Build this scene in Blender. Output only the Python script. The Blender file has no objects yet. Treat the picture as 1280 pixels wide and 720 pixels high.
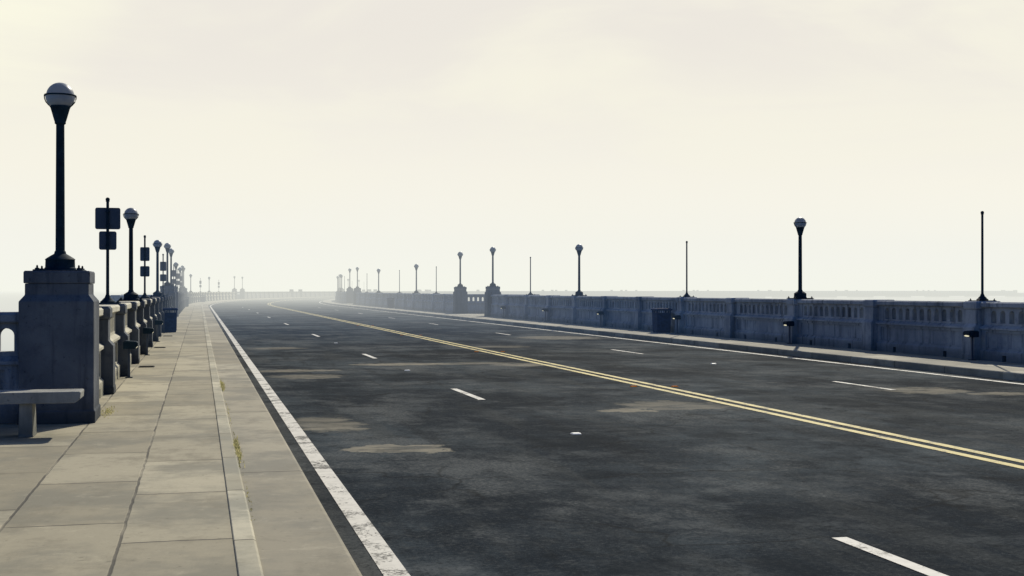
import bpy, bmesh, math, random
from mathutils import Vector, Matrix, Euler
random.seed(7)
R = math.radians
scene = bpy.context.scene
COL = scene.collection
PI = math.pi

# ------------------------------------------------------------------ the plan
# X across the bridge, s along it; straight up to S0 and then a wide bend to the right
S0, RC = 132.0, 520.0
LX, RX = -1.56, 16.57            # centre lines of the two parapets
KL, KR = 0.85, 14.47             # kerb edges
PZ = 0.15                        # pavement level above the road
WALL = 1.26


def at(s, x=0.0, z=0.0):
    if s <= S0:
        return Vector((x, s, z))
    a = (s - S0) / RC
    return Vector((RC - (RC - x) * math.cos(a), S0 + (RC - x) * math.sin(a), z))


def heading(s):
    return 0.0 if s <= S0 else -(s - S0) / RC


# ------------------------------------------------------------------ materials
def new_mat(name):
    m = bpy.data.materials.new(name)
    m.use_nodes = True
    nt = m.node_tree
    nt.nodes.clear()
    out = nt.nodes.new('ShaderNodeOutputMaterial')
    return m, nt, out


class G:
    """short hand for node building"""
    def __init__(s, nt):
        s.nt = nt

    def n(s, t, **kw):
        nd = s.nt.nodes.new(t)
        for k, v in kw.items():
            setattr(nd, k, v)
        return nd

    def link(s, a, b):
        s.nt.links.new(a, b)

    def put(s, sock, v):
        if isinstance(v, bpy.types.NodeSocket):
            s.link(v, sock)
        elif v is not None:
            sock.default_value = v

    def math(s, op, a, b=None, c=None, clamp=False):
        nd = s.n('ShaderNodeMath', operation=op, use_clamp=clamp)
        for i, v in enumerate((a, b, c)):
            if v is not None:
                s.put(nd.inputs[i], v)
        return nd.outputs[0]

    def ramp(s, v, lo, hi, a=0.0, b=1.0, smooth=True):
        nd = s.n('ShaderNodeMapRange', interpolation_type='SMOOTHSTEP' if smooth else 'LINEAR')
        s.put(nd.inputs['Value'], v)
        nd.inputs['From Min'].default_value = lo
        nd.inputs['From Max'].default_value = hi
        nd.inputs['To Min'].default_value = a
        nd.inputs['To Max'].default_value = b
        return nd.outputs[0]

    def mix(s, f, a, b, mode='MIX'):
        nd = s.n('ShaderNodeMix', data_type='RGBA', blend_type=mode)
        s.put(nd.inputs['Factor'], f)
        for sock, v in ((nd.inputs[6], a), (nd.inputs[7], b)):
            if isinstance(v, tuple) and len(v) == 3:
                v = (*v, 1)
            s.put(sock, v)
        return nd.outputs[2]

    def noise(s, vec, scale, detail=4, rough=0.55, dist=0.0):
        nd = s.n('ShaderNodeTexNoise')
        s.put(nd.inputs['Vector'], vec)
        nd.inputs['Scale'].default_value = scale
        nd.inputs['Detail'].default_value = detail
        nd.inputs['Roughness'].default_value = rough
        nd.inputs['Distortion'].default_value = dist
        return nd.outputs['Fac']

    def scaled(s, vec, sc, off=(0, 0, 0)):
        nd = s.n('ShaderNodeMapping')
        s.put(nd.inputs['Vector'], vec)
        nd.inputs['Scale'].default_value = sc
        nd.inputs['Location'].default_value = off
        return nd.outputs[0]

    def bsdf(s, out, color, rough, spec=0.3, bump=None, bump_s=0.3, bump_d=0.01, metal=0.0):
        p = s.n('ShaderNodeBsdfPrincipled')
        if isinstance(color, tuple):
            color = (*color, 1)
        s.put(p.inputs['Base Color'], color)
        s.put(p.inputs['Roughness'], rough)
        p.inputs['Specular IOR Level'].default_value = spec
        p.inputs['Metallic'].default_value = metal
        if bump is not None:
            b = s.n('ShaderNodeBump')
            b.inputs['Strength'].default_value = bump_s
            b.inputs['Distance'].default_value = bump_d
            s.link(bump, b.inputs['Height'])
            s.link(b.outputs[0], p.inputs['Normal'])
        s.link(p.outputs[0], out.inputs['Surface'])
        return p


def world_pos(g):
    return g.n('ShaderNodeNewGeometry').outputs['Position']


def concrete(name, lo, hi, streak=0.5):
    m, nt, out = new_mat(name)
    g = G(nt)
    P = world_pos(g)
    sep = g.n('ShaderNodeSeparateXYZ')
    g.link(P, sep.inputs[0])
    big = g.noise(P, 0.9, 5, 0.6, 0.3)
    mid = g.noise(P, 6.0, 5, 0.6)
    fine = g.noise(P, 60.0, 3, 0.6)
    run = g.noise(g.scaled(P, (7, 7, 0.55)), 1.0, 4, 0.6)
    c = g.mix(g.ramp(big, 0.3, 0.7), lo, hi)
    c = g.mix(g.math('MULTIPLY', g.ramp(run, 0.5, 0.72), streak), c, tuple(v * 0.5 for v in lo))
    c = g.mix(g.math('MULTIPLY', g.ramp(mid, 0.5, 0.75), 0.4), c, tuple(v * 0.62 for v in lo))
    c = g.mix(g.math('MULTIPLY', g.ramp(fine, 0.55, 0.75), 0.3), c, tuple(min(1, v * 1.25) for v in hi))
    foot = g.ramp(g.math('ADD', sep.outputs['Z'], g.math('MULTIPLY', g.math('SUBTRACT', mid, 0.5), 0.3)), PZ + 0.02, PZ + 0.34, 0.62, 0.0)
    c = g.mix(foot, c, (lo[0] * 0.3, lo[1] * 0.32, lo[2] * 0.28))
    pit = g.ramp(g.noise(P, 22.0, 4, 0.75), 0.60, 0.70)
    c = g.mix(g.math('MULTIPLY', pit, 0.55), c, tuple(v * 0.4 for v in lo))
    h = g.math('SUBTRACT', g.math('ADD', g.math('MULTIPLY', mid, 0.7), g.math('MULTIPLY', fine, 0.3)), g.math('MULTIPLY', pit, 0.4))
    g.bsdf(out, c, 0.92, 0.08, h, 0.65, 0.015)
    return m


def plain(name, col, rough, spec=0.4, var=0.35, scale=9.0, metal=0.0):
    m, nt, out = new_mat(name)
    g = G(nt)
    P = g.n('ShaderNodeTexCoord').outputs['Object']
    n1 = g.noise(P, scale, 5, 0.65)
    c = g.mix(g.ramp(n1, 0.35, 0.7), tuple(v * (1 - var) for v in col), tuple(v * (1 + var) for v in col))
    g.bsdf(out, c, g.ramp(n1, 0.3, 0.7, rough - 0.08, rough + 0.1), spec, None, 0.12, 0.004, metal)
    return m


def asphalt():
    m, nt, out = new_mat('asphalt')
    g = G(nt)
    P = world_pos(g)
    sep = g.n('ShaderNodeSeparateXYZ')
    g.link(P, sep.inputs[0])
    X, Y = sep.outputs['X'], sep.outputs['Y']
    big = g.noise(P, 0.20, 8, 0.62)
    mid = g.noise(P, 0.75, 9, 0.72)
    sm = g.noise(P, 4.5, 7, 0.72)
    grit = g.noise(P, 120.0, 3, 0.7)
    along = g.noise(g.scaled(P, (1.1, 0.10, 1)), 1.0, 7, 0.68)
    lane = g.math('ABSOLUTE', g.math('SUBTRACT', g.math('FRACT', g.math('MULTIPLY', g.math('SUBTRACT', X, 1.15), 1 / 3.15)), 0.5))
    c = g.mix(g.ramp(big, 0.41, 0.60), (0.0070, 0.0150, 0.0250), (0.052, 0.068, 0.078))
    c = g.mix(g.math('MULTIPLY', g.ramp(mid, 0.50, 0.66), 0.8), c, (0.118, 0.132, 0.134))
    c = g.mix(g.math('MULTIPLY', g.ramp(mid, 0.49, 0.37), 0.8), c, (0.0050, 0.0112, 0.0185))
    c = g.mix(g.math('MULTIPLY', g.ramp(along, 0.50, 0.62), 0.55), c, (0.058, 0.064, 0.063))
    c = g.mix(g.math('MULTIPLY', g.ramp(along, 0.47, 0.36), 0.55), c, (0.0080, 0.0115, 0.0155))
    c = g.mix(g.math('MULTIPLY', g.ramp(lane, 0.0, 0.16, 1, 0), 0.2), c, (0.009, 0.012, 0.016))
    c = g.mix(g.math('MULTIPLY', g.ramp(X, 1.25, 0.9), g.ramp(mid, 0.3, 0.6, 0.35, 0.8)), c, (0.075, 0.078, 0.074))
    c = g.mix(g.math('MULTIPLY', g.ramp(sm, 0.53, 0.68), 0.55), c, (0.085, 0.091, 0.088))
    c = g.mix(g.math('MULTIPLY', g.ramp(sm, 0.45, 0.33), 0.6), c, (0.0060, 0.0085, 0.0115))
    c = g.mix(g.math('MULTIPLY', g.ramp(grit, 0.50, 0.72), 0.55), c, (0.105, 0.11, 0.108))
    c = g.mix(g.math('MULTIPLY', g.ramp(grit, 0.45, 0.3), 0.6), c, (0.003, 0.0045, 0.006))
    grain = g.noise(P, 26.0, 5, 0.85)
    c = g.mix(g.math('MULTIPLY', g.ramp(grain, 0.52, 0.64), 0.5), c, (0.12, 0.126, 0.122))
    c = g.mix(g.math('MULTIPLY', g.ramp(grain, 0.48, 0.38), 0.6), c, (0.0035, 0.006, 0.009))
    drip = g.noise(P, 2.4, 6, 0.75)
    c = g.mix(g.math('MULTIPLY', g.ramp(drip, 0.56, 0.68), 0.7), c, (0.0045, 0.008, 0.012))
    c = g.mix(g.ramp(big, 0.35, 0.65, 0.38, 0.0), c, (0.004, 0.009, 0.015))
    worn = g.noise(g.scaled(P, (1, 0.7, 1), (11, 4, 0)), 0.42, 9, 0.74)
    c = g.mix(g.math('MULTIPLY', g.ramp(worn, 0.50, 0.63), 0.62), c, g.mix(g.ramp(grain, 0.42, 0.6), (0.060, 0.069, 0.072), (0.150, 0.158, 0.152)))
    c = g.mix(g.math('MULTIPLY', g.ramp(worn, 0.47, 0.38), 0.6), c, (0.0040, 0.0088, 0.0145))
    # hairline cracks
    vo = g.n('ShaderNodeTexVoronoi', feature='DISTANCE_TO_EDGE')
    wob = g.n('ShaderNodeVectorMath', operation='ADD')
    g.link(P, wob.inputs[0])
    nc = g.n('ShaderNodeTexNoise')
    g.link(P, nc.inputs['Vector'])
    nc.inputs['Scale'].default_value = 0.9
    nc.inputs['Detail'].default_value = 6
    g.link(nc.outputs['Color'], wob.inputs[1])
    g.link(wob.outputs[0], vo.inputs['Vector'])
    vo.inputs['Scale'].default_value = 0.33
    crack = g.math('MULTIPLY', g.ramp(vo.outputs['Distance'], 0.0, 0.011, 1, 0), g.ramp(g.noise(P, 0.5, 2), 0.44, 0.56))
    c = g.mix(g.math('MULTIPLY', crack, 0.5), c, (0.006, 0.007, 0.008))
    # worn pale patches where old repairs show: centre x, y, half sizes, strength
    patches = [(1.96, 13.25, .60, .36, .95, .10), (1.55, 15.9, .46, 1.0, .6, .3), (1.5, 15.3, .40, .15, .6, .25),
               (5.75, 16.7, .42, .30, .95, .12), (6.6, 17.3, .75, .75, .6, .2), (4.3, 28.4, 1.15, .55, .95, .25), (5.9, 28.3, 1.2, .45, .65, .3),
               (7.0, 27.5, .7, .6, .8, .25), (2.0, 24.7, .75, .75, .65, .3), (1.9, 26.6, .9, .5, .75, .25),
               (11.6, 18.9, .8, .7, .75, .35), (12.4, 18.0, .5, .3, .8, .3), (12.2, 43.0, 1.7, 2.0, .8, .4), (2.2, 37.0, .9, .9, .65, .5), (8.6, 36.5, 1.0, .9, .5, .4)]
    warp = g.n('ShaderNodeTexNoise')
    g.link(P, warp.inputs['Vector'])
    warp.inputs['Scale'].default_value = 1.9
    warp.inputs['Detail'].default_value = 5
    wx = g.n('ShaderNodeSeparateColor')
    g.link(warp.outputs['Color'], wx.inputs[0])
    Xw = g.math('MULTIPLY_ADD', g.math('SUBTRACT', wx.outputs[0], 0.5), 0.95, X)
    Yw = g.math('MULTIPLY_ADD', g.math('SUBTRACT', wx.outputs[1], 0.5), 0.75, Y)
    rag = g.math('MULTIPLY', g.math('SUBTRACT', sm, 0.5), 1.5)
    frayed = g.math('MULTIPLY', g.ramp(sm, 0.3, 0.55, 0.6, 1.0), g.ramp(g.noise(g.scaled(P, (1.0, 2.2, 1), (7, 3, 0)), 1.6, 6, 0.7), 0.36, 0.56, 0.25, 1.0))
    for cx, cy, rx, ry, k, soft in patches:
        dx = g.math('ABSOLUTE', g.math('MULTIPLY', g.math('SUBTRACT', Xw, cx), 1 / rx))
        dy = g.math('ABSOLUTE', g.math('MULTIPLY', g.math('SUBTRACT', Yw, cy), 1 / ry))
        d = g.math('POWER', g.math('ADD', g.math('POWER', dx, 2.2), g.math('POWER', dy, 2.2)), 1 / 2.2)
        d = g.math('ADD', d, rag)
        f = g.math('MULTIPLY', g.ramp(d, 1 - soft, 1.0, k, 0), frayed)
        c = g.mix(f, c, (0.26, 0.24, 0.185))
    h = g.math('ADD', g.math('MULTIPLY', grit, 0.5), g.math('MULTIPLY', sm, 0.5))
    g.bsdf(out, c, 0.9, 0.012, h, 0.5, 0.008)
    return m


def paving(name, joints_x, pitch, off, lo, hi, mortar=(0.05, 0.048, 0.042)):
    """concrete slabs: columns split at joints_x, rows of the given pitch, each slab with a tone of its own"""
    m, nt, out = new_mat(name)
    g = G(nt)
    P = world_pos(g)
    nz = g.noise(P, 3.0, 4)
    sep = g.n('ShaderNodeSeparateXYZ')
    g.link(P, sep.inputs[0])
    X = g.math('MULTIPLY_ADD', g.math('SUBTRACT', nz, 0.5), 0.03, sep.outputs['X'])
    Y = g.math('MULTIPLY_ADD', g.math('SUBTRACT', nz, 0.5), 0.05, sep.outputs['Y'])
    col, joint = None, None
    for jx in joints_x:
        st = g.math('GREATER_THAN', X, jx)
        col = st if col is None else g.math('ADD', col, st)
        l = g.ramp(g.math('ABSOLUTE', g.math('SUBTRACT', X, jx)), 0.005, 0.014, 1, 0)
        joint = l if joint is None else g.math('MAXIMUM', joint, l)
    if col is None:
        col = g.math('MULTIPLY', X, 0.0)
    rowf = g.math('ADD', g.math('MULTIPLY', Y, 1 / pitch), g.math('MULTIPLY', col, off))
    row = g.math('FLOOR', rowf)
    fr = g.math('FRACT', rowf)
    e = g.math('MULTIPLY', g.math('MINIMUM', fr, g.math('SUBTRACT', 1.0, fr)), pitch)
    l = g.ramp(e, 0.006, 0.017, 1, 0)
    joint = l if joint is None else g.math('MAXIMUM', joint, l)
    cv = g.n('ShaderNodeCombineXYZ')
    g.link(col, cv.inputs[0])
    g.link(row, cv.inputs[1])
    wn = g.n('ShaderNodeTexWhiteNoise', noise_dimensions='2D')
    g.link(cv.outputs[0], wn.inputs['Vector'])
    tone = wn.outputs['Value']
    big = g.noise(P, 0.7, 8, 0.66)
    mid = g.noise(P, 3.4, 7, 0.7)
    fine = g.noise(P, 45.0, 4, 0.7)
    c = g.mix(tone, tuple(v * 0.78 for v in lo), hi)
    c = g.mix(g.math('MULTIPLY', g.ramp(big, 0.45, 0.62), 0.8), c, (lo[0] * 0.55, lo[1] * 0.585, lo[2] * 0.64))
    c = g.mix(g.math('MULTIPLY', g.ramp(mid, 0.5, 0.70), 0.55), c, tuple(v * 0.6 for v in lo))
    spots = g.ramp(g.noise(P, 13.0, 4, 0.6), 0.62, 0.72)
    c = g.mix(g.math('MULTIPLY', spots, 0.55), c, tuple(v * 0.42 for v in lo))
    c = g.mix(g.math('MULTIPLY', g.ramp(mid, 0.45, 0.28), 0.35), c, tuple(min(1, v * 1.15) for v in hi))
    c = g.mix(g.math('MULTIPLY', g.ramp(fine, 0.52, 0.75), 0.3), c, tuple(v * 0.6 for v in lo))
    fresh = g.math('MULTIPLY', joint, g.ramp(g.noise(P, 1.3, 3), 0.38, 0.55, 0.2, 0.85))
    grime = g.noise(g.scaled(P, (1.0, 0.5, 1), (3, 9, 0)), 1.5, 8, 0.72)
    c = g.mix(g.math('MULTIPLY', g.ramp(grime, 0.52, 0.66), 0.5), c, tuple(v * 0.5 for v in lo))
    edge = g.math('MULTIPLY', g.ramp(e, 0.0, 0.16, 1, 0), g.ramp(mid, 0.35, 0.65, 0.0, 0.5))
    c = g.mix(edge, c, tuple(v * 0.62 for v in lo))
    c = g.mix(fresh, c, mortar)
    h = g.math('SUBTRACT', g.math('ADD', g.math('MULTIPLY', mid, 0.5), g.math('MULTIPLY', fine, 0.35)), g.math('MULTIPLY', joint, 1.5))
    g.bsdf(out, c, 0.88, 0.18, h, 0.4, 0.009)
    return m


def paint(name, col, wear_lo=0.46, wear_hi=0.62, under=(0.035, 0.037, 0.036)):
    m, nt, out = new_mat(name)
    g = G(nt)
    P = world_pos(g)
    a = g.noise(P, 2.2, 5, 0.7, 0.5)
    b = g.noise(P, 34.0, 4, 0.7)
    w = g.math('ADD', g.math('MULTIPLY', a, 0.62), g.math('MULTIPLY', b, 0.38))
    k = g.ramp(w, wear_lo, wear_hi)
    dirt = g.ramp(g.noise(P, 9.0, 4), 0.35, 0.7, 1.0, 0.72)
    cc = g.mix(1.0, (*col, 1), g.n('ShaderNodeCombineColor').outputs[0])
    c = g.mix(g.math('MULTIPLY', k, 0.9), g.mix(dirt, tuple(v * 0.45 for v in col), col), under)
    g.bsdf(out, c, 0.75, 0.2, b, 0.3, 0.004)
    return m


def haze_mat(name, dens, col):
    m, nt, out = new_mat(name)
    g = G(nt)
    ab = g.n('ShaderNodeVolumeAbsorption')
    ab.inputs['Color'].default_value = (0, 0, 0, 1)
    ab.inputs['Density'].default_value = dens
    em = g.n('ShaderNodeEmission')
    em.inputs['Color'].default_value = (*col, 1)
    em.inputs['Strength'].default_value = dens
    ad = g.n('ShaderNodeAddShader')
    g.link(ab.outputs[0], ad.inputs[0])
    g.link(em.outputs[0], ad.inputs[1])
    g.link(ad.outputs[0], out.inputs['Volume'])
    return m


def globe_mat():
    m, nt, out = new_mat('frosted_glass')
    g = G(nt)
    p = g.n('ShaderNodeBsdfPrincipled')
    p.inputs['Base Color'].default_value = (0.36, 0.40, 0.45, 1)
    p.inputs['Roughness'].default_value = 0.4
    tr = g.n('ShaderNodeBsdfTranslucent')
    tr.inputs['Color'].default_value = (0.6, 0.6, 0.56, 1)
    mx = g.n('ShaderNodeMixShader')
    mx.inputs[0].default_value = 0.4
    g.link(p.outputs[0], mx.inputs[1])
    g.link(tr.outputs[0], mx.inputs[2])
    g.link(mx.outputs[0], out.inputs['Surface'])
    return m


def sea_mat():
    m, nt, out = new_mat('sea_water')
    g = G(nt)
    P = world_pos(g)
    n1 = g.noise(g.scaled(P, (0.25, 0.12, 1)), 1.0, 5, 0.6)
    g.bsdf(out, (0.10, 0.13, 0.14), 0.6, 0.12, n1, 0.6, 0.4)
    return m


def weed_mat():
    m, nt, out = new_mat('weed_leaf')
    g = G(nt)
    n1 = g.noise(world_pos(g), 25.0, 3)
    c = g.mix(g.ramp(n1, 0.3, 0.7), (0.27, 0.27, 0.11), (0.50, 0.45, 0.24))
    d1 = g.n('ShaderNodeBsdfDiffuse')
    t1 = g.n('ShaderNodeBsdfTranslucent')
    mx = g.n('ShaderNodeMixShader')
    mx.inputs[0].default_value = 0.55
    g.link(c, d1.inputs[0])
    g.link(c, t1.inputs[0])
    g.link(d1.outputs[0], mx.inputs[1])
    g.link(t1.outputs[0], mx.inputs[2])
    g.link(mx.outputs[0], out.inputs['Surface'])
    return m


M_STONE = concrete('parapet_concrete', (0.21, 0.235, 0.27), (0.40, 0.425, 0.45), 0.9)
M_STONE_LIT = concrete('sunlit_parapet_concrete', (0.44, 0.42, 0.34), (0.60, 0.57, 0.46), 0.2)  # lit copy of the parapet concrete for the left panels, sunlight put into the colour
M_CAP = concrete('sunlit_coping_concrete', (0.50, 0.48, 0.39), (0.66, 0.63, 0.51), 0.15)  # left coping: cream of the sun on it painted into the concrete colour
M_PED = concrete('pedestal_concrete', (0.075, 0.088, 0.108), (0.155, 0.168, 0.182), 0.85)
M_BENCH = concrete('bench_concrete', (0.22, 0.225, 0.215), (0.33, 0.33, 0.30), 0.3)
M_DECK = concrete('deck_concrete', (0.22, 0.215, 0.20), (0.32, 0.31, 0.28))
M_IRON = plain('painted_iron', (0.015, 0.032, 0.048), 0.7, 0.04, 0.25)
M_SIGN = plain('sign_metal', (0.058, 0.08, 0.115), 0.6, 0.2, 0.15, 3.0)
M_BIN = plain('bin_metal', (0.015, 0.036, 0.095), 0.7, 0.02)
M_DARK = plain('dark_gap', (0.008, 0.009, 0.011), 0.8, 0.1)
M_GLOBE = globe_mat()
M_BOWL = plain('bowl_glass', (0.30, 0.33, 0.37), 0.4, 0.4, 0.1, 4.0)
M_ROAD = asphalt()
M_PAVE = paving('pavement_slabs', (-1.21, -0.46), 1.86, 0.37, (0.345, 0.312, 0.222), (0.435, 0.396, 0.285))
M_PAVE_R = paving('far_pavement_slabs', (15.3,), 1.9, 0.0, (0.33, 0.31, 0.245), (0.42, 0.395, 0.31))
M_STRIP = paving('kerb_stones', (), 1.95, 0.0, (0.43, 0.40, 0.295), (0.52, 0.485, 0.36))
M_VERGE = paving('verge_concrete', (), 5.4, 0.0, (0.335, 0.305, 0.225), (0.41, 0.375, 0.28))
M_WHITE = paint('white_paint', (0.62, 0.60, 0.53), 0.52, 0.58)
M_DASH = paint('white_dash_paint', (0.66, 0.645, 0.58), 0.515, 0.60)
M_YELLOW = paint('yellow_paint', (0.60, 0.50, 0.19), 0.50, 0.60)
M_AMBER = plain('amber_reflector', (0.62, 0.17, 0.006), 0.8, 0.05, 0.1)
M_STUD = plain('white_reflector', (0.72, 0.71, 0.66), 0.35, 0.5, 0.1)
M_SEA = sea_mat()
M_WEED = weed_mat()
M_LENS, nt_, out_ = new_mat('lit_lens')
g_ = G(nt_)
e_ = g_.n('ShaderNodeEmission')
e_.inputs['Color'].default_value = (1.0, 0.93, 0.66, 1)
e_.inputs['Strength'].default_value = 0.75
g_.link(e_.outputs[0], out_.inputs['Surface'])


# ------------------------------------------------------------------ mesh building
class MB:
    def __init__(s):
        s.v, s.f = [], []

    def add(s, vs, fs):
        o = len(s.v)
        s.v += [tuple(v) for v in vs]
        s.f += [tuple(i + o for i in f) for f in fs]

    def box(s, x0, x1, y0, y1, z0, z1):
        s.add([(x0, y0, z0), (x1, y0, z0), (x1, y1, z0), (x0, y1, z0), (x0, y0, z1), (x1, y0, z1), (x1, y1, z1), (x0, y1, z1)],
              [(0, 3, 2, 1), (4, 5, 6, 7), (0, 1, 5, 4), (1, 2, 6, 5), (2, 3, 7, 6), (3, 0, 4, 7)])

    def prism(s, poly, a, b, fn):
        """poly extruded from a to b; fn(u, v, w) gives the point"""
        n = len(poly)
        s.add([fn(u, v, a) for u, v in poly] + [fn(u, v, b) for u, v in poly],
              [tuple(range(n - 1, -1, -1)), tuple(range(n, 2 * n))] + [(i, (i + 1) % n, n + (i + 1) % n, n + i) for i in range(n)])

    def along_y(s, poly, y0, y1):
        s.prism(poly, y0, y1, lambda u, v, w: (u, w, v))

    def across_x(s, poly, x0, x1):
        s.prism(poly, x0, x1, lambda u, v, w: (w, u, v))

    def frustum(s, levels, cx=0, cy=0):
        """stack of square rings: (half x, half y, z)"""
        n = len(levels)
        vs = []
        for hx, hy, z in levels:
            vs += [(cx - hx, cy - hy, z), (cx + hx, cy - hy, z), (cx + hx, cy + hy, z), (cx - hx, cy + hy, z)]
        fs = [(3, 2, 1, 0), tuple(4 * (n - 1) + i for i in range(4))]
        for k in range(n - 1):
            for i in range(4):
                fs.append((4 * k + i, 4 * k + (i + 1) % 4, 4 * k + 4 + (i + 1) % 4, 4 * k + 4 + i))
        s.add(vs, fs)

    def lathe(s, prof, seg=20, cx=0, cy=0, cz=0):
        n = len(prof)
        vs, fs = [], []
        for r, z in prof:
            for i in range(seg):
                a = 2 * PI * i / seg
                vs.append((cx + r * math.cos(a), cy + r * math.sin(a), cz + z))
        for k in range(n - 1):
            for i in range(seg):
                fs.append((k * seg + i, k * seg + (i + 1) % seg, (k + 1) * seg + (i + 1) % seg, (k + 1) * seg + i))
        fs.append(tuple(range(seg - 1, -1, -1)))
        fs.append(tuple((n - 1) * seg + i for i in range(seg)))
        s.add(vs, fs)

    def tube(s, pts, r, seg=8):
        pts = [Vector(p) for p in pts]
        vs, fs = [], []
        for k, p in enumerate(pts):
            d = (pts[min(k + 1, len(pts) - 1)] - pts[max(k - 1, 0)]).normalized()
            u = d.cross(Vector((0.31, 0.17, 1)) if abs(d.z) < 0.9 else Vector((1, 0.2, 0))).normalized()
            w = d.cross(u)
            for i in range(seg):
                a = 2 * PI * i / seg
                vs.append(p + (u * math.cos(a) + w * math.sin(a)) * r)
        for k in range(len(pts) - 1):
            for i in range(seg):
                fs.append((k * seg + i, k * seg + (i + 1) % seg, (k + 1) * seg + (i + 1) % seg, (k + 1) * seg + i))
        fs.append(tuple(range(seg - 1, -1, -1)))
        fs.append(tuple((len(pts) - 1) * seg + i for i in range(seg)))
        s.add(vs, fs)

    def mesh(s, name, mat, smooth=False, bevel=0.0, angle=35):
        me = bpy.data.meshes.new(name)
        me.from_pydata(s.v, [], s.f)
        bm = bmesh.new()
        bm.from_mesh(me)
        bmesh.ops.recalc_face_normals(bm, faces=bm.faces)
        if bevel:
            ed = [e for e in bm.edges if len(e.link_faces) == 2 and e.calc_face_angle(0) > R(20)]
            bmesh.ops.bevel(bm, geom=ed, offset=bevel, segments=2, profile=0.6, affect='EDGES', clamp_overlap=True)
        if smooth:
            for f in bm.faces:
                f.smooth = True
            for e in bm.edges:
                if len(e.link_faces) == 2 and e.calc_face_angle(0) > R(angle):
                    e.smooth = False
        bm.to_mesh(me)
        bm.free()
        me.materials.append(mat)
        return me


def obj(name, me, parent=None, loc=(0, 0, 0), rz=0.0):
    o = bpy.data.objects.new(name, me)
    COL.objects.link(o)
    o.location = loc
    o.rotation_euler = (0, 0, rz)
    if parent is not None:
        o.parent = parent
    return o


def tag(o, label=None, cat=None, group=None, kind=None):
    for k, v in (('label', label), ('category', cat), ('group', group), ('kind', kind)):
        if v:
            o[k] = v
    return o


def thing(name, label, cat, loc=(0, 0, 0), rz=0.0, group=None):
    return tag(obj(name, None, None, loc, rz), label, cat, group)


def structure(name, me):
    return tag(obj(name, me), kind='structure')


def dup(root, loc, rz, label, group=None):
    r = root.copy()
    COL.objects.link(r)
    r.location, r.rotation_euler = loc, (0, 0, rz)
    r['label'] = label
    if group:
        r['group'] = group
    for ch in list(root.children):
        c = ch.copy()
        COL.objects.link(c)
        c.parent = r
        for gch in list(ch.children):
            d = gch.copy()
            COL.objects.link(d)
            d.parent = c
    return r


def sweep(prof, s_list, closed=True):
    """profile of (x, z) swept along the bridge"""
    mb = MB()
    n = len(prof)
    vs, fs = [], []
    for s in s_list:
        vs += [at(s, x, z) for x, z in prof]
    for k in range(len(s_list) - 1):
        for i in range(n if closed else n - 1):
            j = (i + 1) % n
            fs.append((k * n + i, k * n + j, (k + 1) * n + j, (k + 1) * n + i))
    if closed:
        fs.append(tuple(range(n - 1, -1, -1)))
        fs.append(tuple((len(s_list) - 1) * n + i for i in range(n)))
    mb.add(vs, fs)
    return mb


def steps(a, b, d):
    n = max(1, math.ceil((b - a) / d))
    return [a + (b - a) * i / n for i in range(n + 1)]


def s_range(a, b):
    if b <= S0:
        return [a, b]
    if a >= S0:
        return steps(a, b, 4.0)
    return [a] + steps(S0, b, 4.0)


# ------------------------------------------------------------------ the setting
SA, SB = -22.0, 905.0
allS = [SA] + steps(0, S0, 22.0) + steps(S0, SB, 4.0)[1:]


def sheet(prof, mat, name, ss=allS):
    mb = sweep(prof, ss, closed=False)
    me = mb.mesh(name, mat)
    bm = bmesh.new()
    bm.from_mesh(me)
    up = sum(f.normal.z * f.calc_area() for f in bm.faces)
    if up < 0:
        bmesh.ops.reverse_faces(bm, faces=bm.faces)
    bm.to_mesh(me)
    bm.free()
    return structure(name, me)


sheet([(KL - 0.05, 0.0), (KR + 0.05, 0.0)], M_ROAD, 'road')
# left pavement, raised kerb stones and the verge that drops to the road
sheet([(-2.02, PZ), (0.2, PZ)], M_PAVE, 'pavement')
structure('kerb', sweep([(0.2, 0.0), (0.2, PZ + 0.007), (0.205, PZ + 0.012), (0.316, PZ + 0.012), (0.33, PZ + 0.002), (0.33, 0.0)], allS).mesh('kerb', M_STRIP))
structure('verge', sweep([(0.33, 0.02), (0.33, PZ - 0.006), (KL - 0.03, PZ - 0.006), (KL - 0.008, PZ - 0.014), (KL, PZ - 0.03), (KL, -0.05)], allS, closed=False).mesh('verge', M_VERGE))
structure('pavement', sweep([(KR, -0.05), (KR, PZ - 0.025), (KR + 0.012, PZ - 0.008), (KR + 0.03, PZ), (17.03, PZ)], allS, closed=False).mesh('pavement', M_PAVE_R))
# the deck under it all, with its edge beams
structure('bridge_deck', sweep([(-2.03, PZ - 0.01), (-2.12, PZ - 0.08), (-2.12, -0.55), (-1.9, -0.75), (-1.9, -1.35), (16.92, -1.35), (16.92, -0.75), (17.14, -0.55), (17.14, PZ - 0.08), (17.05, PZ - 0.01),
                                (17.03, PZ - 0.03), (17.0, -0.08), (-2.0, -0.08), (-2.02, PZ - 0.03)], allS).mesh('bridge_deck', M_DECK))
mb = MB()
mb.add([(-9000, -3000, -10.5), (12000, -3000, -10.5), (12000, 16000, -10.5), (-9000, 16000, -10.5)], [(0, 1, 2, 3)])
structure('sea', mb.mesh('sea', M_SEA))


# painted markings
def marking(name, x0, x1, sa, sb, mat, z=0.004):
    ss = s_range(sa, sb)
    if sb - sa < 8:
        ss = [sa, sb]
    return sheet([(x0, z), (x1, z)], mat, name, ss)


marking('edge_line', 1.035, 1.185, SA, 700, M_WHITE)
marking('edge_line', 13.98, 14.13, SA, 700, M_WHITE)
marking('centre_line', 7.38, 7.50, SA, 700, M_YELLOW)
marking('centre_line', 7.64, 7.76, SA, 700, M_YELLOW)


def Yd(d, x):            # distance along the bridge for a given depth from the viewer
    return (d - 0.238 * x) / 0.9713


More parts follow.
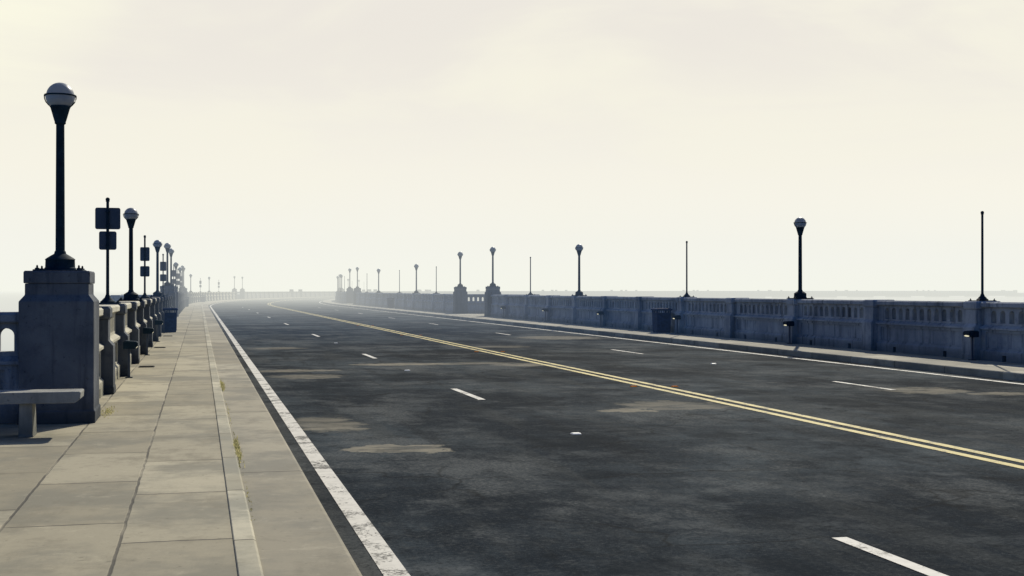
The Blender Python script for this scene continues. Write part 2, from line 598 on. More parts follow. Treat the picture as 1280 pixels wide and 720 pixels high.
for a, b in ((5.6, 8.54), (19.3, 21.5), (31.0, 33.2), (45.6, 48.2), (61.3, 64.0), (77, 79.6), (92.5, 95), (108, 110.5), (124, 126.5)):
    marking('lane_dash', 4.09, 4.20, Yd(a, 4.15), Yd(b, 4.15), M_DASH)
for a, b in ((21.2, 23.2), (33.2, 35.7), (47.3, 49.6), (61.6, 64.0), (75.2, 77.8), (90, 92.6), (106, 108.6), (121, 123.6)):
    marking('lane_dash', 11.12, 11.22, Yd(a, 11.2), Yd(b, 11.2), M_DASH)


# ------------------------------------------------------------------ road studs
def stud_mesh(mat):
    m_ = MB()
    m_.frustum([(0.055, 0.05, 0.0), (0.055, 0.05, 0.005), (0.042, 0.026, 0.018)])
    return m_.mesh('road_stud', mat, bevel=0.003)


me_a, me_w = stud_mesh(M_AMBER), stud_mesh(M_STUD)
for k, d in enumerate((21.9, 34.3, 47.0, 60.0)):
    for x, side in ((7.22, 'near'), (7.90, 'far')):
        where = ('amber reflective road stud beside the %s yellow line, %s pair along' % ('left' if x < 7.5 else 'right', ('first', 'second', 'third', 'fourth')[k]))
        tag(obj('road_stud', me_a, None, at(Yd(d, x), x, 0.0)), where, 'road stud', 'amber studs along the yellow centre line')
for d, x, lab in ((14.7, 4.2, 'white road stud alone on the near dark asphalt of the left lanes'),
                  (26.3, 4.15, 'white road stud between the second and third dashes of the left lanes'),
                  (28.7, 11.2, 'white road stud between two dashes of the right-hand lanes'),
                  (40.0, 4.15, 'white road stud between the third and fourth dashes of the left lanes')):
    tag(obj('road_stud', me_w, None, at(Yd(d, x), x, 0.0)), lab, 'road stud', 'white studs along the lane lines')


# ------------------------------------------------------------------ parapets
def tiers(levels, y0, y1, mb):
    """symmetric profile (half width, z) drawn along y"""
    mb.along_y([(h, z) for h, z in levels] + [(-h, z) for h, z in reversed(levels)], y0, y1)


_panel = {}


def panel_mesh(L, n, mat=None, margin=0.36):
    mat = mat or M_STONE
    key = (round(L, 3), n, mat.name)
    if key in _panel:
        return _panel[key]
    m_ = MB()
    h = L / 2
    # foot course, broken by two drain openings
    gaps = [(-h * 0.55, 0.07), (h * 0.55, 0.07)] if L > 3 else []
    cuts = [-h] + [v for c, w in gaps for v in (c - w, c + w)] + [h]
    for i in range(0, len(cuts), 2):
        tiers([(0.225, 0.0), (0.225, 0.13)], cuts[i], cuts[i + 1], m_)
    tiers([(0.225, 0.131), (0.225, 0.205), (0.185, 0.245)], -h, h, m_)
    m_.box(-0.06, 0.06, -h, h, 0.0, 0.129)
    # lower body with a raised border round a sunk field, then the sloping ledge
    tiers([(0.150, 0.245), (0.150, 0.66)], -h, h, m_)
    for a, b in ((-h, -h + 0.17), (h - 0.17, h)):
        tiers([(0.186, 0.247), (0.186, 0.665)], a, b, m_)
    tiers([(0.186, 0.60), (0.186, 0.655)], -h + 0.171, h - 0.171, m_)
    tiers([(0.228, 0.662), (0.228, 0.70), (0.150, 0.755)], -h, h, m_)
    tiers([(0.186, 0.247), (0.186, 0.275)], -h + 0.171, h - 0.171, m_)
    # arcade: bottom band, posts and round heads
    zb, zt, zs = 0.80, 1.075, 0.99
    tiers([(0.145, 0.755), (0.145, zb)], -h, h, m_)
    tiers([(0.145, zt), (0.145, 1.13)], -h, h, m_)
    w = 0.09
    pitch = min(0.31, (L - margin) / n)
    y0 = -pitch * n / 2
    edge = -h
    for i in range(n):
        c = y0 + pitch * (i + 0.5)
        tiers([(0.143, zb), (0.143, zt)], edge, c - w, m_)
        arc = [(c + w * math.cos(t), zs + (zt - 0.004 - zs) * math.sin(t)) for t in [PI * k / 8 for k in range(9)]]
        m_.across_x([(c + w, zt)] + arc[:5] + [(c, zt)], -0.142, 0.142)
        m_.across_x([(c, zt)] + arc[4:] + [(c - w, zt)], -0.142, 0.142)
        edge = c + w
    tiers([(0.143, zb), (0.143, zt)], edge, h, m_)
    _panel[key] = m_.mesh('panel', mat)
    return _panel[key]


m_ = MB()
m_.frustum([(0.365, 0.235, 0.0), (0.365, 0.235, 0.10), (0.355, 0.225, 0.12), (0.355, 0.225, 0.70), (0.285, 0.200, 0.775), (0.285, 0.200, 1.085)])
m_.frustum([(0.300, 0.225, 1.087), (0.315, 0.245, 1.12), (0.315, 0.245, 1.235), (0.285, 0.215, 1.268)])
PIER = m_.mesh('pier', M_STONE, bevel=0.010)
PIER_L = PIER.copy()
PIER_L.materials[0] = concrete('shaded_pier_concrete', (0.075, 0.088, 0.105), (0.135, 0.147, 0.16), 0.4)  # darker copy for the left piers, shade of their fronts put into the colour
COPING = [(0.20, 1.132), (0.222, 1.15), (0.222, 1.225), (0.19, 1.252), (-0.19, 1.252), (-0.222, 1.225), (-0.222, 1.15), (-0.20, 1.132)]


def parapet(X, sa, sb, n, label, group):
    """one length of balustrade between two pedestals: n bays with a pier between each"""
    o0 = at(sa, X, PZ)
    root = thing('parapet', label, 'parapet', o0, 0.0, group)
    step = (sb - sa) / n
    mat, pm = (M_STONE_LIT, PIER_L) if X < 0 else (M_STONE, PIER)

    def put(name, me, s):
        obj(name, me, root, at(s, X, PZ) - o0, heading(s))
    for i in range(1, n):
        put('pier', pm, sa + i * step)
    for i in range(n):
        a = sa + i * step + (0.40 if i == 0 else 0.215)
        b = sa + (i + 1) * step - (0.40 if i == n - 1 else 0.215)
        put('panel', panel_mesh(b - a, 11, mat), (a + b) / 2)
    cm = sweep([(X + x, PZ + z) for x, z in COPING], s_range(sa + 0.36, sb - 0.36))
    cm.v = [tuple(Vector(v) - o0) for v in cm.v]
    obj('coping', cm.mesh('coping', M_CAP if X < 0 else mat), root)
    return root


def far_parapet(X, sa, sb, label, group):
    """a length lost in the haze: wall, coping and piers"""
    o0 = at(sa, X, PZ)
    root = thing('parapet', label, 'parapet', o0, 0.0, group)

    def strip(name, prof):
        cm = sweep([(X + x, PZ + z) for x, z in prof], s_range(sa + 0.36, sb - 0.36))
        cm.v = [tuple(Vector(v) - o0) for v in cm.v]
        obj(name, cm.mesh(name, M_DECK), root)
    sym = lambda lv: lv + [(-h, z) for h, z in reversed(lv)]
    strip('wall', sym([(0.225, 0.0), (0.225, 0.205), (0.186, 0.245), (0.186, 0.66), (0.212, 0.70), (0.15, 0.755), (0.145, 1.133)]))
    strip('coping', COPING)
    n = 13
    for i in range(1, n):
        s = sa + (sb - sa) * i / n
        obj('pier', PIER, root, at(s, X, PZ) - o0, heading(s))
    return root


# pedestals
m_ = MB()
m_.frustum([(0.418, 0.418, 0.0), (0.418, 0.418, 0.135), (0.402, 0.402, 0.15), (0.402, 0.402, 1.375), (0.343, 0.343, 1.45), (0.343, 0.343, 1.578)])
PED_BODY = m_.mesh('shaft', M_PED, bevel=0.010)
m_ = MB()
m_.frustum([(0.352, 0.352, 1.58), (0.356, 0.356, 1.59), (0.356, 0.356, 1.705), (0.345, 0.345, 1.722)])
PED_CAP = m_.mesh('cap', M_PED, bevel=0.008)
PED_TOP = PZ + 1.722
_ped = []


def pedestal(X, s, label, group=None):
    if _ped:
        return dup(_ped[0], at(s, X, PZ), heading(s), label, group)
    t = thing('stone_pedestal', label, 'pedestal', at(s, X, PZ), heading(s), group)
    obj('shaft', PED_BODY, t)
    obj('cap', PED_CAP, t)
    _ped.append(t)
    return t


# ------------------------------------------------------------------ street lamps
def make_lamp(label, loc, group):
    t = thing('street_lamp', label, 'street lamp', loc, 0, group)
    b = MB()
    b.frustum([(0.27, 0.27, 0.0), (0.27, 0.27, 0.012), (0.262, 0.262, 0.018)])
    obj('base_plate', b.mesh('base_plate', M_IRON), t)
    b = MB()
    b.lathe([(0.175, 0.016), (0.175, 0.035), (0.165, 0.045), (0.162, 0.125), (0.168, 0.135), (0.150, 0.15), (0.10, 0.182), (0.068, 0.20), (0.062, 0.225), (0.052, 0.24)], 24)
    obj('base', b.mesh('base', M_IRON, True), t)
    for sx in (-1, 1):
        for sy in (-1, 1):
            b = MB()
            b.lathe([(0.026, 0.015), (0.026, 0.034), (0.012, 0.036), (0.011, 0.058), (0.003, 0.068)], 8, sx * 0.225, sy * 0.225)
            obj('bolt', b.mesh('bolt', M_IRON), t)
    b = MB()
    b.lathe([(0.052, 0.23), (0.0495, 0.9), (0.046, 1.72)], 18)
    obj('pole', b.mesh('pole', M_IRON, True), t)
    b = MB()
    b.lathe([(0.05, 1.695), (0.062, 1.705), (0.062, 1.725), (0.066, 1.735), (0.108, 1.885), (0.114, 1.892), (0.114, 1.905)], 22)
    nk = obj('neck', b.mesh('neck', M_IRON, True), t)
    b = MB()
    b.lathe([(0.100, 1.903), (0.128, 1.925), (0.150, 1.955), (0.162, 1.99), (0.165, 2.024), (0.150, 2.026)], 26)
    obj('bowl', b.mesh('bowl', M_BOWL, True), t)
    b = MB()
    for i in range(2):
        a = PI * i
        prof = [(0.110, 1.90), (0.135, 1.925), (0.159, 1.955), (0.172, 1.99), (0.176, 2.026)]
        b.tube([(r * math.cos(a), r * math.sin(a), z) for r, z in prof], 0.0065, 6)
    b.lathe([(0.160, 2.020), (0.176, 2.020), (0.179, 2.027), (0.176, 2.036), (0.160, 2.036), (0.160, 2.020)], 30)
    obj('cage', b.mesh('cage', M_IRON, True), t)
    b = MB()
    b.lathe([(0.156 * math.sin(PI * k / 16) + 1e-4, 2.022 - 0.156 * math.cos(PI * k / 16)) for k in range(6, 17)], 26)
    obj('globe', b.mesh('globe', M_GLOBE, True, angle=60), t)
    return t


_lamp = []


def lamp(X, s, z, label, group):
    loc = at(s, X, z)
    if _lamp:
        t = dup(_lamp[0], loc, heading(s), label, group)
        if X > 0:
            t.scale = (1.06, 1.06, 1.06)
        return t
    if not _lamp:
        _lamp.append(make_lamp(label, loc, group))
        _lamp[0].rotation_euler.z = heading(s)
        return _lamp[0]
    return dup(_lamp[0], loc, heading(s), label, group)


# ------------------------------------------------------------------ posts on the parapets
def post_parts(t, top=1.86):
    b = MB()
    b.frustum([(0.21, 0.21, 0.0), (0.21, 0.21, 0.012), (0.203, 0.203, 0.016)])
    obj('base_plate', b.mesh('base_plate', M_IRON), t)
    b = MB()
    b.lathe([(0.125, 0.014), (0.125, 0.04), (0.105, 0.05), (0.085, 0.075), (0.05, 0.11), (0.036, 0.15), (0.028, 0.165)], 18)
    obj('base', b.mesh('base', M_IRON, True), t)
    for sx in (-1, 1):
        for sy in (-1, 1):
            b = MB()
            b.lathe([(0.022, 0.015), (0.022, 0.03), (0.011, 0.032), (0.01, 0.05), (0.003, 0.058)], 8, sx * 0.175, sy * 0.175)
            obj('bolt', b.mesh('bolt', M_IRON), t)
    b = MB()
    b.lathe([(0.028, 0.155), (0.0265, 0.9), (0.0245, top - 0.06)], 14)
    obj('pole', b.mesh('pole', M_IRON, True), t)
    b = MB()
    b.lathe([(0.024, top - 0.075), (0.034, top - 0.07), (0.034, top - 0.058)] + [(0.037 * math.sin(PI * k / 10) + 1e-4, top - 0.033 - 0.037 * math.cos(PI * k / 10)) for k in range(3, 11)], 14)
    obj('finial', b.mesh('finial', M_IRON, True), t)


def sign_mesh(w, z0, z1, rc=0.035):
    pts = []
    hw = w / 2
    for cx, cz, a0 in ((hw - rc, z1 - rc, 0), (-hw + rc, z1 - rc, PI / 2), (-hw + rc, z0 + rc, PI), (hw - rc, z0 + rc, 1.5 * PI)):
        pts += [(cx + rc * math.cos(a0 + PI / 2 * k / 5), cz + rc * math.sin(a0 + PI / 2 * k / 5)) for k in range(6)]
    b = MB()
    b.prism(pts, 0.030, 0.036, lambda u, v, w_: (u, w_, v))
    return b.mesh('sign_plate', M_SIGN)


def clamp_mesh(z):
    b = MB()
    b.box(-0.034, 0.034, -0.033, 0.0285, z - 0.012, z + 0.012)
    return b.mesh('bracket', M_IRON)


def make_sign_post(label, loc, plates, group):
    t = thing('sign_post', label, 'sign post', loc, 0, group)
    post_parts(t)
    for w, z0, z1 in plates:
        p = obj('sign_plate', sign_mesh(w, z0, z1), t)
        for z in (z0 + 0.07, z1 - 0.07):
            obj('bracket', clamp_mesh(z), p)
    return t


TOPZ = PZ + 1.268
GL, GR = 'globe lamps along the left parapet', 'globe lamps along the right parapet'
# left parapet
NTH = ['first', 'second', 'third', 'fourth', 'fifth', 'sixth', 'seventh', 'eighth', 'ninth', 'tenth', 'eleventh', 'twelfth', 'thirteenth', 'fourteenth']
pL = 51.3 / 13
pedestal(LX, 15.6, 'tall stained concrete pedestal beside the bench, carrying the nearest lamp', 'pedestals along the left parapet')
for s, lab in ((66.9, 'left pedestal just behind the dark litter bin, nearer of its pair'), (75.6, 'left pedestal further of the pair behind the dark litter bin'),
               (126.9, 'hazy left pedestal before the bend, nearer of its pair'), (135.5, 'hazy left pedestal before the bend, further of its pair'),
               (219.0, 'pale pedestal on the bend, left one of the pair beyond the road'), (228.0, 'pale pedestal on the bend, right one of the pair beyond the road')):
    pedestal(LX, s, lab, 'pedestals along the left parapet')
lamp(LX, 15.6, PED_TOP, 'tall dark globe lamp on the stone pedestal beside the bench', GL)
for s, z, lab in ((15.6 + 4 * pL, TOPZ, 'globe lamp on the left wall just behind the large double sign'), (15.6 + 9 * pL, TOPZ, 'third globe lamp along the left wall, before the pair on pedestals'),
                  (66.9, PED_TOP, 'globe lamp on the nearer pedestal of the pair behind the litter bin'), (75.6, PED_TOP, 'globe lamp on the further pedestal of the pair behind the litter bin'),
                  (75.6 + 4 * pL, TOPZ, 'sixth globe lamp along the left wall, amid the far signs'), (75.6 + 9 * pL, TOPZ, 'seventh globe lamp along the left wall, in thin haze'),
                  (126.9, PED_TOP, 'hazy globe lamp on the left wall pedestal just before the bend'), (135.5, PED_TOP, 'hazy globe lamp on the further left pedestal before the bend'),
                  (156.6, TOPZ, 'faint globe lamp standing apart on the left wall where the bend starts'), (187.2, TOPZ, 'faint globe lamp on the bend between two small sign posts'),
                  (219.0, PED_TOP, 'ghostly globe lamp on the left pedestal of the pair across the bend'), (228.0, PED_TOP, 'ghostly globe lamp on the right pedestal of the pair across the bend')):
    lamp(LX, s, z, lab, GL)
SG = 'sign posts on the left parapet'
big = make_sign_post('sign post with one wide and one smaller plate, beside the nearest lamp', at(15.6 + 2 * pL, LX, TOPZ), [(0.425, 1.305, 1.685), (0.295, 0.945, 1.27)], SG)
small = make_sign_post('slim sign post with two narrow plates between the second and third lamps', at(15.6 + 6 * pL, LX, TOPZ), [(0.27, 1.10, 1.51), (0.27, 0.64, 0.95)], SG)
for s, lab in ((15.6 + 11 * pL, 'slim sign post with two narrow plates just before the paired pedestals'), (75.6 + 2 * pL, 'sign post first beyond the paired pedestals, plates against the far lamps'),
               (75.6 + 6 * pL, 'sign post second beyond the paired pedestals, in thin haze'), (75.6 + 11 * pL, 'hazy sign post third beyond the paired pedestals'),
               (174.2, 'faint sign post above the pale bin on the bend'), (200.0, 'faint sign post between the last wall lamp and the far pedestals')):
    dup(small, at(s, LX, TOPZ), heading(s), lab, SG)
parapet(LX, 15.6, 66.9, 13, 'sunlit concrete balustrade running from the bench pedestal along the left pavement', 'lengths of the left parapet')
parapet(LX, 75.6, 126.9, 13, 'hazy concrete balustrade on the left beyond the paired pedestals', 'lengths of the left parapet')
parapet(LX, 135.5, 219.0, 21, 'pale concrete balustrade curving right in the haze across the road end', 'lengths of the left parapet')

# right parapet
pR = 4.35
R_PED = [(15.95, 'right pedestal outside the frame beside the near right wall'), (72.5, 'blue-grey right pedestal nearer the viewer, beside the arched bay'), (82.05, 'blue-grey right pedestal beyond the arched bay'),
         (138.6, 'hazy right pedestal where the wall starts to bend, nearer of its pair'), (147.7, 'hazy right pedestal where the wall starts to bend, further of its pair'),
         (204.2, 'ghostly right pedestal behind the bend, nearer of its pair'), (213.3, 'ghostly right pedestal behind the bend, further of its pair')]
for s, lab in R_PED[1:]:
    pedestal(RX, s, lab, 'pedestals along the right parapet')
RL = ['nearest globe lamp on the right wall, between the two nearest bare poles', 'globe lamp on the right wall left of the litter bin, before the pedestals',
      'globe lamp on the right wall beyond the paired pedestals, next to them', 'globe lamp on the right wall beyond the far blue bin',
      'faint globe lamp on the right wall just round the bend', 'very faint globe lamp further round the right bend',
      'barely visible globe lamp on the far side behind the right wall', 'last barely visible globe lamp behind the right wall']
RP = ['tall bare pole with ball top, rightmost on the right wall', 'bare pole with ball top above the slotted litter bin', 'thin bare pole just nearer than the arched bay',
      'thin bare pole first beyond the arched bay', 'thin bare pole between two lamps near the far blue bin', 'hazy bare pole last before the bend',
      'faint bare pole first round the bend', 'faint bare pole second round the bend', 'faint bare pole third round the bend',
      'barely visible bare pole behind the right wall, nearest of three', 'barely visible bare pole behind the right wall, middle of three', 'barely visible bare pole behind the right wall, furthest of three']
il = ip = 0
bare = None
POLES = 'bare poles on the right parapet'
for k, sa in enumerate((15.95, 82.05, 147.7, 213.3)):
    lamps_at, poles_at = ((4, 9), (2, 6, 11)) if k != 3 else ((4, 9), (2, 6, 11))
    for i in lamps_at:
        lamp(RX, sa + i * pR, TOPZ, RL[il], GR)
        il += 1
    for i in poles_at:
        s = sa + i * pR
        if bare is None:
            bare = thing('bare_pole', RP[ip], 'pole', at(s, RX, TOPZ), heading(s), POLES)
            post_parts(bare, 1.96)
        else:
            dup(bare, at(s, RX, TOPZ), heading(s), RP[ip], POLES)
        ip += 1
for s, lab in ((72.5, 'globe lamp on the right pedestal nearer than the arched bay'), (82.05, 'globe lamp on the right pedestal just beyond the arched bay'),
               (138.6, 'hazy globe lamp on the right pedestal at the bend, nearer of two'), (147.7, 'hazy globe lamp on the right pedestal at the bend, further of two'),
               (204.2, 'ghostly globe lamp on a pedestal seen over the right wall, nearer of two'), (213.3, 'ghostly globe lamp on a pedestal seen over the right wall, further of two')):
    lamp(RX, s, PED_TOP, lab, GR)
GW = 'lengths of the right parapet'
parapet(RX, 15.95, 72.5, 13, 'shaded concrete balustrade with arched openings along the near right pavement', GW)
parapet(RX, 82.05, 138.6, 13, 'blue-grey balustrade on the right beyond the arched bay', GW)
parapet(RX, 147.7, 204.2, 13, 'hazy balustrade on the right where the bridge bends away', GW)

# the rest of the bridge, swinging round to the right in the haze
s = 228.0
while s < SB - 60:
    far_parapet(LX, s, s + 60.0, 'pale outer balustrade of the far curving bridge, lost in haze', 'far outer parapet lengths')
    for q in (s + 51.3, s + 60.0):
        pedestal(LX, q, 'pale pedestal standing on the far curving bridge in the haze', 'far pedestals in the haze')
    s += 60.0
s = 213.3
while s < SB - 66:
    far_parapet(RX, s, s + 65.6, 'pale inner balustrade of the far curving bridge, low above the sea', 'far inner parapet lengths')
    for q in (s + 56.5, s + 65.6):
        pedestal(RX, q, 'pale pedestal standing on the far curving bridge in the haze', 'far pedestals in the haze')
    s += 65.6
m_ = MB()
m_.box(-8.2, 8.2, -0.8, 0.8, -2.3, -1.352)
for x in (-6, 0, 6):
    m_.frustum([(1.0, 0.9, -11.5), (0.8, 0.7, -2.302)], x, 0)
PIERS = m_.mesh('bridge_pier', M_DECK)
s = 40.0
while s < SB:
    p = at(s, 7.5, 0)
    tag(obj('bridge_pier', PIERS, None, p, heading(s)), 'concrete pier under the far bridge standing in the sea', 'bridge pier', 'piers under the bridge')
    s += 30.0

# ------------------------------------------------------------------ look-out bays between paired pedestals


def bay(sa, sb, X, out, label, group):
    """recess that steps out between two pedestals: floor, two side walls, back wall, corner piers"""
    D = 2.5
    o0 = at((sa + sb) / 2, X, PZ)
    hd = heading((sa + sb) / 2)
    root = thing('bay_parapet', label, 'parapet', o0, hd, group)
    h = (sb - sa) / 2
    xc = out * D
    sm = panel_mesh(D - 0.62, 6, None, 0.02)
    cap = MB()
    for y in (-h, h):
        obj('panel', sm, root, (out * (0.41 + (D - 0.62) / 2 - 0.005), y, 0), PI / 2)
        obj('pier', PIER, root, (xc, y, 0), PI / 2)
        c = [(y + x, z) for x, z in COPING]
        cap.prism(c, min(out * 0.35, xc), max(out * 0.35, xc), lambda u, v, w: (w, u, v))
    L = 2 * h - 0.66
    obj('panel', panel_mesh(L, 22), root, (xc, 0, 0))
    cap.prism([(xc + x, z) for x, z in COPING], -h + 0.2, h - 0.2, lambda u, v, w: (u, w, v))
    obj('coping', cap.mesh('coping', M_STONE), root)
    fl = MB()
    x0, x1 = sorted((out * 0.44, out * (D + 0.5)))
    fl.box(x0, x1, -h - 0.5, h + 0.5, -0.95, -0.004)
    obj('floor', fl.mesh('floor', M_PAVE), root)
    return root


bay(7.0, 15.6, LX, -1, 'shadowed arched wall of the look-out behind the concrete bench', 'look-out bays')
bay(72.5, 82.05, RX, 1, 'arched bay wall with sky showing through, between the right pedestals', 'look-out bays')
bay(66.9, 75.6, LX, -1, 'look-out bay wall between the paired left pedestals', 'look-out bays')
bay(126.9, 135.5, LX, -1, 'hazy bay wall between the left pedestals before the bend', 'look-out bays')
bay(138.6, 147.7, RX, 1, 'hazy bay wall between the right pedestals at the bend', 'look-out bays')
bay(219.0, 228.0, LX, -1, 'pale bay wall between the two pedestals across the bend', 'look-out bays')

# ------------------------------------------------------------------ bench
bn = thing('concrete_bench', 'plain concrete bench in front of the tall left pedestal', 'bench', (-1.93, 14.02, PZ))
m_ = MB()
m_.along_y([(-0.75, 0.345), (0.69, 0.345), (0.745, 0.385), (0.75, 0.455), (0.735, 0.462), (-0.735, 0.462), (-0.75, 0.455), (-0.745, 0.385)], -0.21, 0.21)
obj('seat', m_.mesh('seat', M_BENCH, bevel=0.010), bn)
for x in (-0.52, 0.21):
    m_ = MB()
    m_.frustum([(0.075, 0.17, 0.0), (0.07, 0.16, 0.03), (0.062, 0.15, 0.344)], x, 0)
    obj('leg', m_.mesh('leg', M_BENCH, bevel=0.008), bn)


# ------------------------------------------------------------------ litter bins
def make_bin(label, loc, rz, group):
    t = thing('litter_bin', label, 'litter bin', loc, rz, group)
    b = MB()
    b.frustum([(0.235, 0.235, 0.0), (0.235, 0.235, 0.05), (0.25, 0.25, 0.055), (0.262, 0.262, 0.70)])
    obj('body', b.mesh('body', M_BIN, bevel=0.008), t)
    for sx in (-1, 1):
        for sy in (-1, 1):
            b = MB()
            b.box(sx * 0.262 - 0.022 * (sx > 0) * 2, sx * 0.262 + 0.022 * (sx < 0) * 2, sy * 0.262 - 0.022 * (sy > 0) * 2, sy * 0.262 + 0.022 * (sy < 0) * 2, 0.701, 0.785)
            obj('corner_post', b.mesh('corner_post', M_BIN), t)
    b = MB()
    for i in range(1, 6):
        x = -0.262 + 0.524 * i / 6
        for sy in (-1, 1):
            b.box(x - 0.008, x + 0.008, sy * 0.25 - 0.008, sy * 0.25 + 0.008, 0.702, 0.784)
            b.box(sy * 0.25 - 0.008, sy * 0.25 + 0.008, x - 0.008, x + 0.008, 0.702, 0.784)
    obj('grille', b.mesh('grille', M_BIN), t)
    b = MB()
    b.frustum([(0.29, 0.29, 0.786), (0.298, 0.298, 0.795), (0.298, 0.298, 0.84), (0.25, 0.25, 0.87)])
    obj('lid', b.mesh('lid', M_BIN, bevel=0.006), t)
    return t


GB = 'square dark litter bins'
bin0 = make_bin('dark square litter bin with lid against the left wall, nearest', at(47.6, -1.04, PZ), 0, GB)
for s, x, lab in ((42.9, 15.95, 'dark litter bin with bright slots under its lid against the right wall'), (121.5, -1.2, 'blue-grey litter bin at the far end of the left pavement'),
                  (171.0, -1.0, 'pale litter bin against the wall on the bend'), (109.2, 15.95, 'blue litter bin far along the right wall')):
    dup(bin0, at(s, x, PZ), heading(s), lab, GB)


# ------------------------------------------------------------------ low path lights
def make_light(label, loc, rz, group):
    t = thing('path_light', label, 'path light', loc, rz, group)
    b = MB()
    b.box(-0.02, 0.02, -0.022, 0.022, 0.01, 0.50)
    obj('post', b.mesh('post', M_SIGN, bevel=0.004), t)
    b = MB()
    b.frustum([(0.06, 0.06, 0.0), (0.06, 0.06, 0.01), (0.05, 0.05, 0.016)])
    obj('foot', b.mesh('foot', M_IRON), t)
    b = MB()
    b.along_y([(0.09, 0.50), (0.09, 0.62), (0.06, 0.64), (-0.13, 0.625), (-0.15, 0.60), (-0.15, 0.555), (-0.10, 0.50)], -0.115, 0.115)
    obj('hood', b.mesh('hood', M_IRON, bevel=0.008), t)
    b = MB()
    pts = [(0.088 * math.cos(2 * PI * k / 20), 0.017 * math.sin(2 * PI * k / 20)) for k in range(20)]
    n = Vector((-0.055, 0, -0.05)).normalized()
    up = Vector((-0.05, 0, 0.055)).normalized()
    c = Vector((-0.126, 0, 0.528))
    b.prism(pts, 0.003, 0.011, lambda u, v, w: tuple(c + Vector((0, u, 0)) + up * v * 1.2 + n * w))
    obj('lens', b.mesh('lens', M_LENS), t)
    return t


GP = 'low path lights in front of the right wall'
WHERE = ['nearest the rightmost bare pole', 'left of the nearest right lamp', 'beside the slotted litter bin', 'first beyond the slotted litter bin', 'second beyond the slotted litter bin', 'just before the pedestal by the arched bay']
l0 = None
for k, s in enumerate((24.35, 33.1, 41.8, 50.5, 59.2, 67.9)):
    lab = 'low lit path light on a short post against the right wall, ' + WHERE[k]
    lab = ' '.join(lab.split()[:16]) if k != 5 else 'low path light on a short post, just before the pedestal by the arched bay'
    if k in (3, 4):
        lab = 'low lit path light by the right wall, ' + WHERE[k]
    if k < 3:
        lab = 'low lit path light by the right wall, ' + WHERE[k]
    if l0 is None:
        l0 = make_light(lab, at(s, 16.12, PZ), 0, GP)
    else:
        dup(l0, at(s, 16.12, PZ), 0, lab, GP)
GP2 = 'low path lights in front of the left wall'
for k, s in enumerate((22.9, 30.8, 38.7)):
    dup(l0, at(s, -1.17, PZ), PI, 'dark low path light beside a pier of the left wall, ' + ('nearest the bench pedestal', 'middle of three', 'nearest the litter bin')[k], GP2)

# ------------------------------------------------------------------ drain covers and weeds
m_ = MB()
m_.box(-0.15, 0.15, -0.2, 0.2, 0.003, 0.006)
for i in range(6):
    y = -0.165 + i * 0.066
    m_.box(-0.13, 0.13, y - 0.014, y + 0.014, 0.0065, 0.013)
DR = m_.mesh('drain_cover', M_DARK)
for k, (d, x) in enumerate(((25.1, -1.0), (33.5, -1.0), (42.0, -1.0))):
    tag(obj('drain_cover', DR, None, at(Yd(d, x), x, PZ)), 'small dark drain cover in the left pavement by the wall, ' + ('nearest', 'middle one', 'furthest')[k], 'drain cover', 'drain covers along the left wall')


def weeds(x, y, n, sx, sy, hgt, z=PZ - 0.006):
    b = MB()
    for _ in range(n):
        px, py = x + random.gauss(0, sx), y + random.gauss(0, sy)
        a = random.uniform(0, 2 * PI)
        h = hgt * random.uniform(0.35, 1.0)
        w = random.uniform(0.003, 0.006)
        lx, ly = math.cos(a), math.sin(a)
        lean = h * random.uniform(0.2, 1.0)
        b.add([(px - ly * w, py + lx * w, z), (px + ly * w, py - lx * w, z), (px + lx * lean * 0.4 + ly * w * 0.7, py + ly * lean * 0.4 - lx * w * 0.7, z + h * 0.65),
               (px + lx * lean * 0.4 - ly * w * 0.7, py + ly * lean * 0.4 + lx * w * 0.7, z + h * 0.65), (px + lx * lean, py + ly * lean, z + h)],
              [(0, 1, 2, 3), (3, 2, 4)])
    o = obj('weeds', b.mesh('weeds', M_WEED))
    tag(o, kind='stuff')
    return o


weeds(0.352, 12.4, 260, 0.012, 0.5, 0.05)
weeds(0.352, 20.6, 200, 0.012, 0.45, 0.06)
weeds(0.35, 16.0, 40, 0.008, 1.2, 0.02)
weeds(0.35, 9.4, 25, 0.008, 0.5, 0.02)
weeds(-1.10, 16.5, 160, 0.04, 0.3, 0.03, PZ)

# ------------------------------------------------------------------ haze lying over the far part of the bridge
F1 = (0.965, 0.955, 0.82)


def haze(x0, x1, y0, y1, z1, dens, col, name, z0=-10.3):
    b = MB()
    b.box(x0, x1, y0, y1, z0, z1)
    structure('haze', b.mesh('haze', haze_mat(name, dens, col)))


haze(-400, 900, 33.0, 51.99, 4.8, 0.0022, (0.26, 0.46, 0.80), 'faint_haze')
haze(-400, 900, 52.0, 75.99, 4.8, 0.0046, (0.75, 0.81, 0.83), 'first_haze')
haze(-400, 900, 76.0, 109.99, 4.8, 0.0054, (0.93, 0.935, 0.855), 'thin_haze')
haze(-400, 900, 110.0, 234.99, 4.8, 0.0056, F1, 'thick_haze')
haze(-1500, 2600, 235.0, 3000, 6.0, 0.0007, F1, 'distant_haze', -1.6)
haze(-1500, 2600, 235.0, 3000, -1.61, 0.012, (0.52, 0.505, 0.445), 'sea_mist')
haze(19.5, 1200, 70.0, 234.9, -2.6, 0.010, (0.76, 0.735, 0.645), 'near_sea_mist', -10.25)

